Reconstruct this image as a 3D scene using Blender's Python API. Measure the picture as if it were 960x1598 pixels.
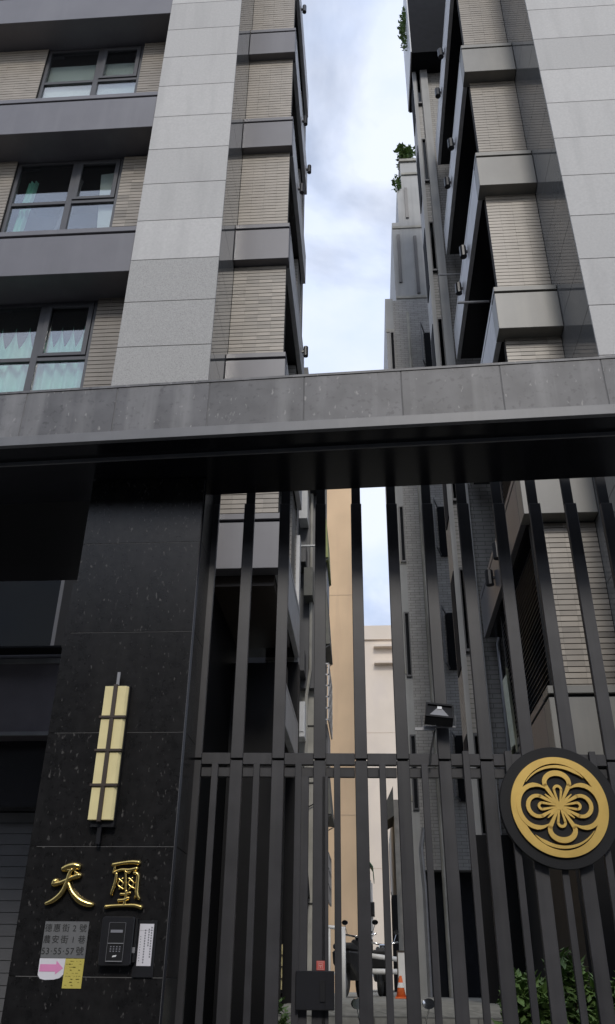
import bpy, bmesh, math, random
from mathutils import Matrix, Vector
R = math.radians
random.seed(7)
for o in list(bpy.data.objects): bpy.data.objects.remove(o)
S = bpy.context.scene
COL = S.collection

# ------------------------------------------------------------------ camera
cam = bpy.data.cameras.new("camera"); camo = bpy.data.objects.new("camera", cam); COL.objects.link(camo)
cam.sensor_fit = 'HORIZONTAL'; cam.sensor_width = 36.0; cam.lens = 1302.67 * 36 / 960
cam.clip_start = 0.05; cam.clip_end = 2000
Mx = ((0.99758832, -0.02440523, -0.06497636), (0.06854297, 0.49377554, 0.86688383), (0.01092724, -0.86924686, 0.49425751))
rot = Matrix([[r[0], -r[1], -r[2]] for r in Mx])
camo.matrix_world = Matrix.Translation((0, 0, 1.5)) @ rot.to_4x4()
S.camera = camo

# ------------------------------------------------------------------ sky, sun, exposure
SUN_EL, SUN_AZ = R(38), R(174)          # behind the photographer, a little to the right, veiled by cloud
W = bpy.data.worlds.new("World"); S.world = W; W.use_nodes = True
nt = W.node_tree; nt.nodes.clear()
def wn(t): return nt.nodes.new(t)
out = wn('ShaderNodeOutputWorld'); bg = wn('ShaderNodeBackground'); sky = wn('ShaderNodeTexSky')
sky.sky_type = 'NISHITA'; sky.sun_disc = False; sky.sun_elevation = SUN_EL; sky.sun_rotation = SUN_AZ
tc = wn('ShaderNodeTexCoord'); mp = wn('ShaderNodeMapping'); mp.inputs['Scale'].default_value = (1.6, 1.6, 2.4); mp.inputs['Location'].default_value = (0.9, 2.35, 0.2)
nz = wn('ShaderNodeTexNoise'); nz.inputs['Scale'].default_value = 1.9; nz.inputs['Detail'].default_value = 9; nz.inputs['Roughness'].default_value = 0.52; nz.inputs['Distortion'].default_value = 0.35
rp = wn('ShaderNodeValToRGB'); rp.color_ramp.elements[0].position = 0.37; rp.color_ramp.elements[1].position = 0.56
nz2 = wn('ShaderNodeTexNoise'); nz2.inputs['Scale'].default_value = 4.0; nz2.inputs['Detail'].default_value = 6
rp2 = wn('ShaderNodeValToRGB'); rp2.color_ramp.elements[0].color = (5.3, 6.2, 8.2, 1); rp2.color_ramp.elements[1].color = (6.7, 7.2, 8.4, 1)
rp2.color_ramp.elements[0].position = 0.3; rp2.color_ramp.elements[1].position = 0.6
mx = wn('ShaderNodeMix'); mx.data_type = 'RGBA'
L = nt.links.new
L(tc.outputs['Generated'], mp.inputs['Vector']); L(mp.outputs[0], nz.inputs['Vector']); L(mp.outputs[0], nz2.inputs['Vector'])
L(nz.outputs['Fac'], rp.inputs['Fac']); L(nz2.outputs['Fac'], rp2.inputs['Fac'])
mr = wn('ShaderNodeMapRange'); mr.inputs['To Min'].default_value = 0.3; mr.inputs['To Max'].default_value = 1.0
L(rp.outputs['Color'], mr.inputs['Value'])
L(mr.outputs[0], mx.inputs['Factor']); L(sky.outputs[0], mx.inputs['A']); L(rp2.outputs['Color'], mx.inputs['B'])
L(mx.outputs['Result'], bg.inputs['Color']); bg.inputs['Strength'].default_value = 0.085; L(bg.outputs[0], out.inputs['Surface'])
sun = bpy.data.lights.new("sun", 'SUN'); sun.energy = 0.9; sun.angle = R(12); sun.color = (1, 0.95, 0.88)
so = bpy.data.objects.new("sun", sun); COL.objects.link(so)
sd = Vector((math.sin(SUN_AZ) * math.cos(SUN_EL), math.cos(SUN_AZ) * math.cos(SUN_EL), math.sin(SUN_EL)))
so.rotation_euler = (-sd).to_track_quat('-Z', 'Y').to_euler(); so.location = sd * 60
S.view_settings.view_transform = 'Standard'; S.view_settings.look = 'None'; S.view_settings.exposure = 0.68; S.view_settings.gamma = 1.0

# ------------------------------------------------------------------ materials
def mat(name, col, rough=0.6, metal=0.0, var=0.12, vscale=6.0, fleck=None, fscale=55.0, fthr=0.66, streak=None, sscale=7.0,
        bump=0.0, bscale=120.0, brick=None, spec=0.5, coat=0.0, tone=0.0):
    m = bpy.data.materials.new(name); m.use_nodes = True
    t = m.node_tree; b = t.nodes['Principled BSDF']; N = t.nodes.new; K = t.links.new
    b.inputs['Roughness'].default_value = rough; b.inputs['Metallic'].default_value = metal
    b.inputs['Specular IOR Level'].default_value = spec; b.inputs['Coat Weight'].default_value = coat
    co = N('ShaderNodeTexCoord'); oi = N('ShaderNodeObjectInfo'); ad = N('ShaderNodeVectorMath'); ad.operation = 'ADD'
    ml = N('ShaderNodeMath'); ml.operation = 'MULTIPLY'; ml.inputs[1].default_value = 31.0
    K(oi.outputs['Random'], ml.inputs[0]); K(co.outputs['Object'], ad.inputs[0]); K(ml.outputs[0], ad.inputs[1])
    vec = ad.outputs[0]
    n = N('ShaderNodeTexNoise'); n.inputs['Scale'].default_value = vscale; n.inputs['Detail'].default_value = 5; K(vec, n.inputs['Vector'])
    def mix(fac, a, bcol):
        x = N('ShaderNodeMix'); x.data_type = 'RGBA'
        K(fac, x.inputs['Factor'])
        if isinstance(a, tuple): x.inputs['A'].default_value = a
        else: K(a, x.inputs['A'])
        if isinstance(bcol, tuple): x.inputs['B'].default_value = bcol
        else: K(bcol, x.inputs['B'])
        return x.outputs['Result']
    lo = tuple(c * (1 - var) for c in col) + (1,); hi = tuple(min(1, c * (1 + var)) for c in col) + (1,)
    r0 = N('ShaderNodeMapRange'); r0.inputs['From Min'].default_value = 0.3; r0.inputs['From Max'].default_value = 0.7; K(n.outputs['Fac'], r0.inputs['Value'])
    c = mix(r0.outputs[0], lo, hi)
    if brick:
        bw, bh, mort = brick
        sx = N('ShaderNodeSeparateXYZ'); K(co.outputs['Object'], sx.inputs[0])
        a2 = N('ShaderNodeMath'); a2.operation = 'ADD'; K(sx.outputs['X'], a2.inputs[0]); K(sx.outputs['Y'], a2.inputs[1])
        cb = N('ShaderNodeCombineXYZ'); K(a2.outputs[0], cb.inputs['X']); K(sx.outputs['Z'], cb.inputs['Y'])
        br = N('ShaderNodeTexBrick'); br.inputs['Scale'].default_value = 1.0; br.inputs['Brick Width'].default_value = bw; br.inputs['Row Height'].default_value = bh
        br.inputs['Mortar Size'].default_value = mort; br.inputs['Mortar Smooth'].default_value = 0.1
        br.inputs['Color1'].default_value = (0.9, 0.9, 0.9, 1); br.inputs['Color2'].default_value = (1.08, 1.08, 1.08, 1); br.inputs['Mortar'].default_value = (0.5, 0.5, 0.5, 1)
        K(cb.outputs[0], br.inputs['Vector'])
        mm = N('ShaderNodeMix'); mm.data_type = 'RGBA'; mm.blend_type = 'MULTIPLY'; mm.inputs['Factor'].default_value = 1.0
        K(c, mm.inputs['A']); K(br.outputs['Color'], mm.inputs['B']); c = mm.outputs['Result']
    if fleck:
        mpp = N('ShaderNodeMapping'); mpp.inputs['Scale'].default_value = (1, 1, 0.45); K(vec, mpp.inputs['Vector'])
        f = N('ShaderNodeTexNoise'); f.inputs['Scale'].default_value = fscale; f.inputs['Detail'].default_value = 2; K(mpp.outputs[0], f.inputs['Vector'])
        q = N('ShaderNodeMapRange'); q.inputs['From Min'].default_value = fthr; q.inputs['From Max'].default_value = fthr + 0.08; K(f.outputs['Fac'], q.inputs['Value'])
        c = mix(q.outputs[0], c, tuple(fleck) + (1,))
        f2 = N('ShaderNodeTexNoise'); f2.inputs['Scale'].default_value = fscale * 0.7; f2.inputs['Detail'].default_value = 3; K(vec, f2.inputs['Vector'])
        q2 = N('ShaderNodeMapRange'); q2.inputs['From Min'].default_value = 0.58; q2.inputs['From Max'].default_value = 0.68; q2.inputs['To Max'].default_value = 0.6; K(f2.outputs['Fac'], q2.inputs['Value'])
        c = mix(q2.outputs[0], c, tuple(x * 0.45 for x in col) + (1,))
    if streak:
        mpp = N('ShaderNodeMapping'); mpp.inputs['Scale'].default_value = (sscale, sscale, 0.35); K(vec, mpp.inputs['Vector'])
        f = N('ShaderNodeTexNoise'); f.inputs['Scale'].default_value = 1.0; f.inputs['Detail'].default_value = 6; K(mpp.outputs[0], f.inputs['Vector'])
        q = N('ShaderNodeMapRange'); q.inputs['From Min'].default_value = 0.5; q.inputs['From Max'].default_value = 0.72; q.inputs['To Max'].default_value = 0.55; K(f.outputs['Fac'], q.inputs['Value'])
        c = mix(q.outputs[0], c, tuple(streak) + (1,))
    if tone:
        tv = N('ShaderNodeMapRange'); tv.inputs['To Min'].default_value = 1 - tone; tv.inputs['To Max'].default_value = 1 + tone; K(oi.outputs['Random'], tv.inputs['Value'])
        tm = N('ShaderNodeMix'); tm.data_type = 'RGBA'; tm.blend_type = 'MULTIPLY'; tm.inputs['Factor'].default_value = 1.0; K(c, tm.inputs['A']); K(tv.outputs[0], tm.inputs['B']); c = tm.outputs['Result']
    K(c, b.inputs['Base Color'])
    if bump:
        f = N('ShaderNodeTexNoise'); f.inputs['Scale'].default_value = bscale; f.inputs['Detail'].default_value = 4; K(vec, f.inputs['Vector'])
        bp = N('ShaderNodeBump'); bp.inputs['Strength'].default_value = bump; bp.inputs['Distance'].default_value = 0.01; K(f.outputs['Fac'], bp.inputs['Height']); K(bp.outputs[0], b.inputs['Normal'])
    return m
def glass(name, refl=0.08, tint=(0.6, 0.66, 0.64)):
    m = bpy.data.materials.new(name); m.use_nodes = True; t = m.node_tree; t.nodes.clear(); N = t.nodes.new; K = t.links.new
    o = N('ShaderNodeOutputMaterial'); g = N('ShaderNodeBsdfGlossy'); g.inputs['Roughness'].default_value = 0.02
    tr = N('ShaderNodeBsdfTransparent'); tr.inputs['Color'].default_value = tuple(tint) + (1,); mx = N('ShaderNodeMixShader')
    fr = N('ShaderNodeLayerWeight'); pw = N('ShaderNodeMath'); pw.operation = 'POWER'; pw.inputs[1].default_value = 4.0; K(fr.outputs['Facing'], pw.inputs[0])
    ad = N('ShaderNodeMath'); ad.inputs[1].default_value = 0.03 + refl; K(pw.outputs[0], ad.inputs[0])
    K(ad.outputs[0], mx.inputs['Fac']); K(tr.outputs[0], mx.inputs[1]); K(g.outputs[0], mx.inputs[2]); K(mx.outputs[0], o.inputs['Surface'])
    return m
M = dict(
    granite=mat('black_granite', (0.0125, 0.012, 0.012), 0.24, spec=0.35, var=0.35, vscale=14, fleck=(0.085, 0.08, 0.076), fscale=48, fthr=0.655, streak=(0.022, 0.021, 0.02), sscale=5, bump=0.04),
    fascia=mat('dusty_dark_granite', (0.115, 0.113, 0.116), 0.5, tone=0.12, var=0.25, vscale=5, fleck=(0.27, 0.26, 0.25), fscale=34, fthr=0.67, streak=(0.3, 0.295, 0.29), sscale=5, bump=0.05),
    grout=mat('pale_grout', (0.2, 0.195, 0.19), 0.9),
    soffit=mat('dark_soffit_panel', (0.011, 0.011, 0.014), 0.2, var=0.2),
    trim=mat('grey_trim_metal', (0.17, 0.17, 0.175), 0.45, var=0.08, streak=(0.22, 0.22, 0.22)),
    steel=mat('dark_painted_steel', (0.038, 0.0365, 0.039), 0.42, var=0.22, vscale=5, tone=0.1, streak=(0.06, 0.058, 0.057), sscale=14, bump=0.03),
    post=mat('black_painted_steel', (0.010, 0.010, 0.011), 0.55, spec=0.3),
    stone=mat('pale_grey_granite', (0.45, 0.437, 0.415), 0.6, tone=0.1, streak=(0.34, 0.33, 0.315), sscale=3.5, var=0.06, vscale=30, bump=0.03),
    stone_shaded=mat('shaded_grey_granite', (0.38, 0.37, 0.35), 0.75, var=0.16, vscale=70, fleck=(0.46, 0.45, 0.43), fscale=110, fthr=0.62, bump=0.1),  # lower column slabs; shade below the sunlight edge put into the colour
    tile=mat('taupe_wall_tile', (0.285, 0.25, 0.205), 0.4, tone=0.22, var=0.12, vscale=3.0, streak=(0.34, 0.3, 0.25), sscale=3),
    side=mat('polished_shaded_granite', (0.15, 0.15, 0.148), 0.05, var=0.06, vscale=20),  # polished column sides; shade from facing away is in the colour
    porch=mat('matt_black_granite', (0.006, 0.006, 0.007), 0.5, spec=0.2),
    mortar=mat('dark_mortar', (0.04, 0.038, 0.035), 0.9),
    band=mat('bronze_grey_panel', (0.138, 0.132, 0.141), 0.38, var=0.07, vscale=2.0, streak=(0.17, 0.165, 0.17), sscale=4),
    shaded_band=mat('shaded_bronze_panel', (0.11, 0.1, 0.11), 0.45, var=0.1),  # street-level copy of the band panel, darkened for shade under the canopy
    band_r=mat('weathered_grey_panel', (0.185, 0.178, 0.16), 0.4, var=0.09, vscale=2.0, streak=(0.27, 0.255, 0.22), sscale=3),
    parapet=mat('pale_parapet_panel', (0.62, 0.62, 0.63), 0.4, var=0.06, streak=(0.5, 0.5, 0.5)),
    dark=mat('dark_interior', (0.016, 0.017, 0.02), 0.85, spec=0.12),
    frame=mat('charcoal_window_frame', (0.075, 0.075, 0.08), 0.4, var=0.05),
    glass=glass('window_glass', 0.2, (0.9, 0.93, 0.92)), glass_d=glass('dark_window_glass', -0.015, (0.25, 0.28, 0.3)),
    blind_and_reflection=mat('white_blind_and_reflection_sheet', (0.72, 0.76, 0.74), 0.8, var=0.03),
    white=mat('white_paint', (0.74, 0.74, 0.73), 0.5, var=0.06),
    dgreen=mat('dark_green_curtain', (0.06, 0.13, 0.11), 0.9),
    mint=mat('mint_curtain_cloth', (0.36, 0.76, 0.62), 0.85, var=0.08),
    gold=mat('polished_gold_letter', (0.75, 0.56, 0.2), 0.24, 1.0, var=0.05),
    goldf=mat('brushed_gold_plate', (0.88, 0.60, 0.18), 0.36, 0.7, var=0.08, vscale=9),
    cream=mat('cream_lamp_panel', (0.86, 0.74, 0.38), 0.5, var=0.05, vscale=10),
    bronze=mat('dark_bronze_strip', (0.06, 0.045, 0.035), 0.4),
    plaque=mat('brushed_steel_plaque', (0.15, 0.15, 0.15), 0.45, 0.0, var=0.05),
    ink=mat('black_ink', (0.012, 0.012, 0.012), 0.6), greyink=mat('grey_ink', (0.2, 0.2, 0.22), 0.7),
    paper=mat('white_paper', (0.72, 0.70, 0.73), 0.8, var=0.03), pink=mat('pink_print', (0.75, 0.28, 0.5), 0.8, var=0.04),
    yellow=mat('yellow_paper', (0.56, 0.47, 0.10), 0.8, var=0.06), yink=mat('ochre_ink', (0.36, 0.29, 0.06), 0.8),
    plastic=mat('black_plastic', (0.016, 0.016, 0.018), 0.3), silver=mat('silver_trim', (0.35, 0.35, 0.36), 0.35, 0.6),
    red=mat('red_sticker', (0.5, 0.09, 0.07), 0.6), pinkp=mat('pale_pink_print', (0.7, 0.45, 0.4), 0.7),
    orange=mat('ochre_render', (0.78, 0.56, 0.35), 0.9, var=0.09, vscale=0.5, streak=(0.68, 0.48, 0.31), sscale=2.5),
    creamw=mat('cream_render', (0.7, 0.61, 0.51), 0.9, var=0.05, vscale=0.5, streak=(0.64, 0.56, 0.49), sscale=0.8),
    ledge=mat('render_joint', (0.5, 0.4, 0.3), 0.9),
    concrete=mat('weathered_concrete', (0.4, 0.385, 0.34), 0.9, var=0.2, vscale=2.5, streak=(0.25, 0.24, 0.21), sscale=2.5, bump=0.1, bscale=20),
    greyt=mat('small_grey_wall_tile', (0.36, 0.35, 0.335), 0.55, var=0.1, brick=(0.24, 0.075, 0.006)),
    greyr=mat('taupe_rear_tile', (0.32, 0.305, 0.28), 0.5, var=0.1, brick=(0.3, 0.085, 0.008)),
    smooth=mat('smooth_grey_render', (0.38, 0.38, 0.37), 0.6, var=0.08, vscale=2, streak=(0.24, 0.24, 0.24)),
    road=mat('asphalt', (0.05, 0.05, 0.05), 0.9, var=0.2, vscale=20, bump=0.2),
    paving=mat('grey_stone_paving', (0.27, 0.265, 0.235), 0.8, var=0.25, vscale=8, bump=0.15, bscale=30, brick=(0.6, 0.3, 0.01)),
    leaf=mat('green_leaf', (0.17, 0.30, 0.06), 0.45, var=0.45, vscale=9), leaf2=mat('dark_leaf', (0.13, 0.215, 0.06), 0.5, var=0.4, vscale=5),
    bark=mat('brown_bark', (0.09, 0.065, 0.045), 0.9), rubber=mat('tyre_rubber', (0.02, 0.02, 0.02), 0.8),
    chrome=mat('chrome', (0.8, 0.8, 0.8), 0.12, 1.0), green=mat('green_awning_sheet', (0.05, 0.19, 0.11), 0.5), lime=mat('pale_green_awning_sheet', (0.30, 0.34, 0.12), 0.6),
    greysheet=mat('grey_awning_sheet', (0.13, 0.13, 0.115), 0.6), orangep=mat('orange_plastic', (0.7, 0.14, 0.03), 0.5),
    cloth=mat('pale_laundry_cloth', (0.6, 0.62, 0.5), 0.9), shutter=mat('grey_roller_shutter', (0.13, 0.13, 0.135), 0.45, var=0.06), facade=mat('grey_facade_across', (0.22, 0.21, 0.2), 0.8),
)

# ------------------------------------------------------------------ helpers
class MB:
    def __init__(s): s.v = []; s.f = []
    def box(s, x0, x1, y0, y1, z0, z1):
        b = len(s.v); s.v += [(x0, y0, z0), (x1, y0, z0), (x1, y1, z0), (x0, y1, z0), (x0, y0, z1), (x1, y0, z1), (x1, y1, z1), (x0, y1, z1)]
        s.f += [tuple(b + i for i in q) for q in ((0, 3, 2, 1), (4, 5, 6, 7), (0, 1, 5, 4), (1, 2, 6, 5), (2, 3, 7, 6), (3, 0, 4, 7))]; return s
    def prism(s, pts, axis, a0, a1):                 # pts: 2-D outline, extruded along axis from a0 to a1
        b = len(s.v); n = len(pts)
        def pt(p, a): return {'x': (a, p[0], p[1]), 'y': (p[0], a, p[1]), 'z': (p[0], p[1], a)}[axis]
        s.v += [pt(p, a0) for p in pts] + [pt(p, a1) for p in pts]
        s.f += [tuple(range(b, b + n)), tuple(range(b + 2 * n - 1, b + n - 1, -1))]
        s.f += [(b + i, b + (i + 1) % n, b + n + (i + 1) % n, b + n + i) for i in range(n)]; return s
    def tube(s, pts, rad, n=8, flat=1.0, cap=True):  # rad: number or list; flat squashes along y
        pts = [Vector(p) for p in pts]; rr = rad if isinstance(rad, (list, tuple)) else [rad] * len(pts)
        b = len(s.v); up = Vector((0.02, 1, 0.03))
        for i, p in enumerate(pts):
            t = (pts[min(i + 1, len(pts) - 1)] - pts[max(i - 1, 0)]).normalized()
            a = t.cross(up)
            if a.length < 0.1: a = t.cross(Vector((1, 0, 0)))
            a.normalize(); c = a.cross(t).normalized()
            for k in range(n):
                w = 2 * math.pi * k / n; q = a * math.cos(w) * rr[i] + c * math.sin(w) * rr[i]; q.y *= flat
                s.v.append(tuple(p + q))
        for i in range(len(pts) - 1):
            for k in range(n):
                s.f.append((b + i * n + k, b + i * n + (k + 1) % n, b + (i + 1) * n + (k + 1) % n, b + (i + 1) * n + k))
        if cap:
            s.f.append(tuple(b + k for k in range(n - 1, -1, -1))); e = b + (len(pts) - 1) * n; s.f.append(tuple(e + k for k in range(n)))
        return s
    def ring(s, c, r0, r1, y0, y1, n=64):             # flat annulus in x/z with depth
        b = len(s.v)
        for k in range(n):
            w = 2 * math.pi * k / n; cw, sw = math.cos(w), math.sin(w)
            s.v += [(c[0] + r0 * cw, y0, c[1] + r0 * sw), (c[0] + r1 * cw, y0, c[1] + r1 * sw), (c[0] + r1 * cw, y1, c[1] + r1 * sw), (c[0] + r0 * cw, y1, c[1] + r0 * sw)]
        for k in range(n):
            j = b + 4 * k; l = b + 4 * ((k + 1) % n)
            for e in range(4): s.f.append((j + e, j + (e + 1) % 4, l + (e + 1) % 4, l + e))
        return s
    def ribbon(s, pts, w, y0, y1, closed=False):      # 2-D centre line (x,z) with widths, extruded from y0 to y1
        n = len(pts); ws = w if isinstance(w, (list, tuple)) else [w] * n; b = len(s.v)
        for i, p in enumerate(pts):
            a = pts[(i - 1) % n] if closed or i else pts[0]; c = pts[(i + 1) % n] if closed or i < n - 1 else pts[-1]
            d = Vector((c[0] - a[0], c[1] - a[1])); d = d.normalized() if d.length > 1e-9 else Vector((1, 0)); q = Vector((-d.y, d.x)) * ws[i] / 2
            s.v += [(p[0] + q.x, y0, p[1] + q.y), (p[0] - q.x, y0, p[1] - q.y), (p[0] - q.x, y1, p[1] - q.y), (p[0] + q.x, y1, p[1] + q.y)]
        for i in range(n if closed else n - 1):
            j = b + 4 * i; l = b + 4 * ((i + 1) % n)
            for e in range(4): s.f.append((j + e, j + (e + 1) % 4, l + (e + 1) % 4, l + e))
        return s
    def mesh(s, name, base=(0, 0, 0), bevel=0.0, smooth=False):
        me = bpy.data.meshes.new(name); me.from_pydata([(v[0] - base[0], v[1] - base[1], v[2] - base[2]) for v in s.v], [], s.f)
        bm = bmesh.new(); bm.from_mesh(me); bmesh.ops.recalc_face_normals(bm, faces=bm.faces)
        if bevel: bmesh.ops.bevel(bm, geom=list(bm.edges), offset=bevel, segments=1, affect='EDGES')
        bm.to_mesh(me); bm.free()
        if smooth:
            for p in me.polygons: p.use_smooth = True
        return me
BASE = {}
def thing(name, label, cat, loc=(0, 0, 0), rz=0, group=None, local=False):
    o = bpy.data.objects.new(name, None); COL.objects.link(o); o.empty_display_size = 0.2
    o.location = loc; o.rotation_euler = (0, 0, rz); o['label'] = label; o['category'] = cat
    if group: o['group'] = group
    BASE[o.name] = (0, 0, 0) if local else tuple(loc); return o
def part(name, mb, m, parent, label=None, bevel=0.0, smooth=False, stuff=False):
    base = BASE[parent.name]; me = mb.mesh(name, base, bevel, smooth); me.materials.append(M[m])
    o = bpy.data.objects.new(name, me); COL.objects.link(o); o.parent = parent; BASE[o.name] = base
    if label: o['label'] = label
    if stuff: o['kind'] = 'stuff'
    return o
def pieces(name, me, m, parent, locs):                # alike pieces sharing one mesh
    if not me.materials: me.materials.append(M[m])
    base = BASE[parent.name]
    for l in locs:
        o = bpy.data.objects.new(name, me); COL.objects.link(o); o.parent = parent; o.location = tuple(l[i] - base[i] for i in range(3)); BASE[o.name] = base
def single(name, mb, m, label, cat, loc, group=None, bevel=0.0, smooth=False):
    me = mb.mesh(name, loc, bevel, smooth); me.materials.append(M[m]); o = bpy.data.objects.new(name, me); COL.objects.link(o); o.location = loc
    o['label'] = label; o['category'] = cat; BASE[o.name] = tuple(loc)
    if group: o['group'] = group
    return o
def structure(name, mb, m):
    me = mb.mesh(name); me.materials.append(M[m]); o = bpy.data.objects.new(name, me); COL.objects.link(o); o['kind'] = 'structure'; return o
def text(name, body, size, m, parent, x, y, z, ax='LEFT', depth=0.0004, sx=1.0):
    c = bpy.data.curves.new(name, 'FONT'); c.body = body; c.size = size; c.align_x = ax; c.extrude = depth; c.space_character = 1.0
    o = bpy.data.objects.new(name, c); COL.objects.link(o)
    bpy.context.view_layer.update()
    me = bpy.data.meshes.new_from_object(o.evaluated_get(bpy.context.evaluated_depsgraph_get())); bpy.data.objects.remove(o)
    t = bpy.data.objects.new(name, me); COL.objects.link(t); me.materials.clear(); me.materials.append(M[m]); t.parent = parent
    b = BASE[parent.name]; t.location = (x - b[0], y - b[1], z - b[2]); t.rotation_euler = (R(90), 0, 0); t.scale = (sx, 1, 1); BASE[t.name] = b; return t
def smoothpts(pts, rad, k=5):                         # Catmull-Rom through points with radii
    o, r = [], []; n = len(pts)
    for i in range(n - 1):
        p0, p1, p2, p3 = pts[max(i - 1, 0)], pts[i], pts[i + 1], pts[min(i + 2, n - 1)]
        for j in range(k):
            t = j / k; f = lambda a, b, c, d: 0.5 * (2 * b + (c - a) * t + (2 * a - 5 * b + 4 * c - d) * t * t + (3 * b - a - 3 * c + d) * t ** 3)
            o.append(tuple(f(p0[q], p1[q], p2[q], p3[q]) for q in range(len(p1)))); r.append(rad[i] + (rad[i + 1] - rad[i]) * t)
    o.append(pts[-1]); r.append(rad[-1]); return o, r

TW, TH = 0.225, 0.0725
def tile_wall(parent, x0, x1, z0, z1, Y, back, singles=False):
    part('wall_backing', MB().box(x0, x1, Y + 0.008, back, z0, z1), 'mortar', parent)
    rows = int(math.ceil((z1 - z0) / TH)); cols = max(1, round((x1 - x0) / TW)); w = (x1 - x0) / cols
    if singles:
        me = MB().box(0.0008, w - 0.0008, -0.006, 0.01, 0.0115, TH).mesh('tile', (0, 0, 0))
        pieces('tile', me, 'tile', parent, [(x0 + c * w, Y + random.uniform(-0.0015, 0.0015), z0 + r * TH) for r in range(rows) if z0 + (r + 1) * TH <= z1 + 0.03 for c in range(cols)])
    else:
        mb = MB()
        for r in range(rows):
            za = z0 + r * TH; zb = min(za + TH, z1)
            if zb - za < 0.02: continue
            for c in range(cols):
                d = random.uniform(-0.0015, 0.0015); mb.box(x0 + c * w + 0.0008, x0 + (c + 1) * w - 0.0008, Y - 0.006 + d, Y + 0.01, za + 0.0115, zb)
        part('tile_cladding', mb, 'tile', parent, stuff=True)

def leaves(n, region, size, rnd):
    mb = MB()
    for _ in range(n):
        p = region(); a = rnd.uniform(0, 6.283); t = rnd.uniform(-0.9, 0.9); L_ = size * rnd.uniform(0.6, 1.3); w = L_ * 0.24
        d = Vector((math.cos(a) * math.cos(t), math.sin(a) * math.cos(t), math.sin(t))); s = d.cross(Vector((rnd.uniform(-.5, .5), rnd.uniform(-.5, .5), 1))).normalized() * w
        u = d.cross(s).normalized() * w * 0.35; P = Vector(p); b = len(mb.v)
        mb.v += [tuple(P), tuple(P + d * L_ * 0.45 + s + u), tuple(P + d * L_), tuple(P + d * L_ * 0.45 - s + u), tuple(P + d * L_ * 0.5)]
        mb.f += [(b, b + 1, b + 4), (b + 1, b + 2, b + 4), (b + 2, b + 3, b + 4), (b + 3, b, b + 4)]
    return mb

# ------------------------------------------------------------------ setting
structure('road', MB().box(-400, 400, -400, 5.2, -0.2, 0.0), 'road')
structure('pavement', MB().box(-400, 400, 5.2, 8.0, -0.2, 0.14), 'paving')
structure('ground', MB().box(-400, 400, 8.0, 600, -0.3, -0.01), 'road')
structure('forecourt', MB().box(-1.9, 3.6, 6.4, 11.39, -0.1, 0.13), 'paving')
structure('raised_terrace', MB().prism([(11.4, -0.1), (11.4, 1.2), (11.9, 1.30), (16.0, 1.335), (80, 1.36), (80, -0.1)], 'x', -1.13, 3.4), 'paving')

# ------------------------------------------------------------------ left apartment building
lb = thing('apartment_building', 'apartment block with mint curtained windows and dark panel bands, left of the sky gap', 'building', (-2.5, 8.4, 0))
part('building_core', MB().box(-9, -3.25, 10.2, 13.1, 0, 26).box(-3.25, -2.05, 9.7, 13.1, 0, 26), 'dark', lb)
part('column_core', MB().box(-3.195, -1.95, 8.42, 9.55, 0, 22.6), 'mortar', lb)
smooth_me = MB().box(-3.208, -1.936, 8.4, 8.43, 0.004, 0.802).mesh('stone_slab', (0, 0, 0), 0.003)
shaded_me = MB().box(-3.208, -1.936, 8.4, 8.43, 0.004, 0.802).mesh('stone_slab', (0, 0, 0), 0.003)
z0 = 8.89 - 3 * 0.806
pieces('stone_slab', shaded_me, 'stone_shaded', lb, [(0, 0, z0 + k * 0.806) for k in range(-8, 5)])
pieces('stone_slab', smooth_me, 'stone', lb, [(0, 0, z0 + k * 0.806) for k in range(5, 20)])
pieces('side_slab', MB().box(-1.949, -1.938, 8.432, 9.548, 0.004, 0.802).mesh('side_slab', (0, 0, 0), 0.002), 'side', lb, [(0, 0, z0 + k * 0.806) for k in range(-1, 20)])
# recess between column and corner: tiled wall, panel bands, side balconies
LB = [6.066, 8.775, 11.48, 14.2, 16.92, 19.63]
for k, b in enumerate(LB):
    part('panel_band', MB().box(-1.932, -1.054, 9.40, 9.62, b, b + 0.665), 'band', lb, bevel=0.006)
    part('band_groove', MB().box(-1.932, -1.075, 9.45, 9.62, b + 0.666, b + 0.71), 'dark', lb)
    part('band_lip', MB().box(-1.932, -1.054, 9.405, 9.62, b + 0.711, b + 0.80), 'band', lb, bevel=0.006)
    part('balcony_parapet', MB().box(-1.13, -1.054, 9.625, 12.7, b, b + 0.665).box(-1.13, -1.054, 9.625, 12.7, b + 0.70, b + 0.79), 'parapet', lb, bevel=0.005)
    part('balcony_slab', MB().box(-2.04, -1.135, 9.625, 12.72, b + 0.02, b + 0.2), 'soffit', lb)
    if k < 5:
        tile_wall(lb, -1.934, -1.105, b + 0.802, LB[k + 1] - 0.002, 9.55, 9.68, singles=(k in (0, 1)))
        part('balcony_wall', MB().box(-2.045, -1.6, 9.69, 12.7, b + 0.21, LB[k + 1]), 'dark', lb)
        part('end_pier', MB().box(-1.45, -1.155, 12.0, 12.7, b + 0.80, LB[k + 1] - 0.004), 'greyr', lb)
    for yy in ((), (), (12.2,), (10.7,), (11.2, 12.4), (10.4,))[k]:
        part('parapet_lamp', MB().tube([(-0.985, yy, b + 0.36), (-0.985, yy, b + 0.58)], 0.045, 10).box(-1.056, -0.985, yy - 0.02, yy + 0.02, b + 0.45, b + 0.49), 'plastic', lb)
part('rear_wall', MB().box(-1.6, -1.14, 12.72, 13.1, 0, 22), 'greyr', lb)
part('white_end_strip', MB().box(-1.139, -1.08, 12.73, 13.0, 5.0, 8.3), 'white', lb)
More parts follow.
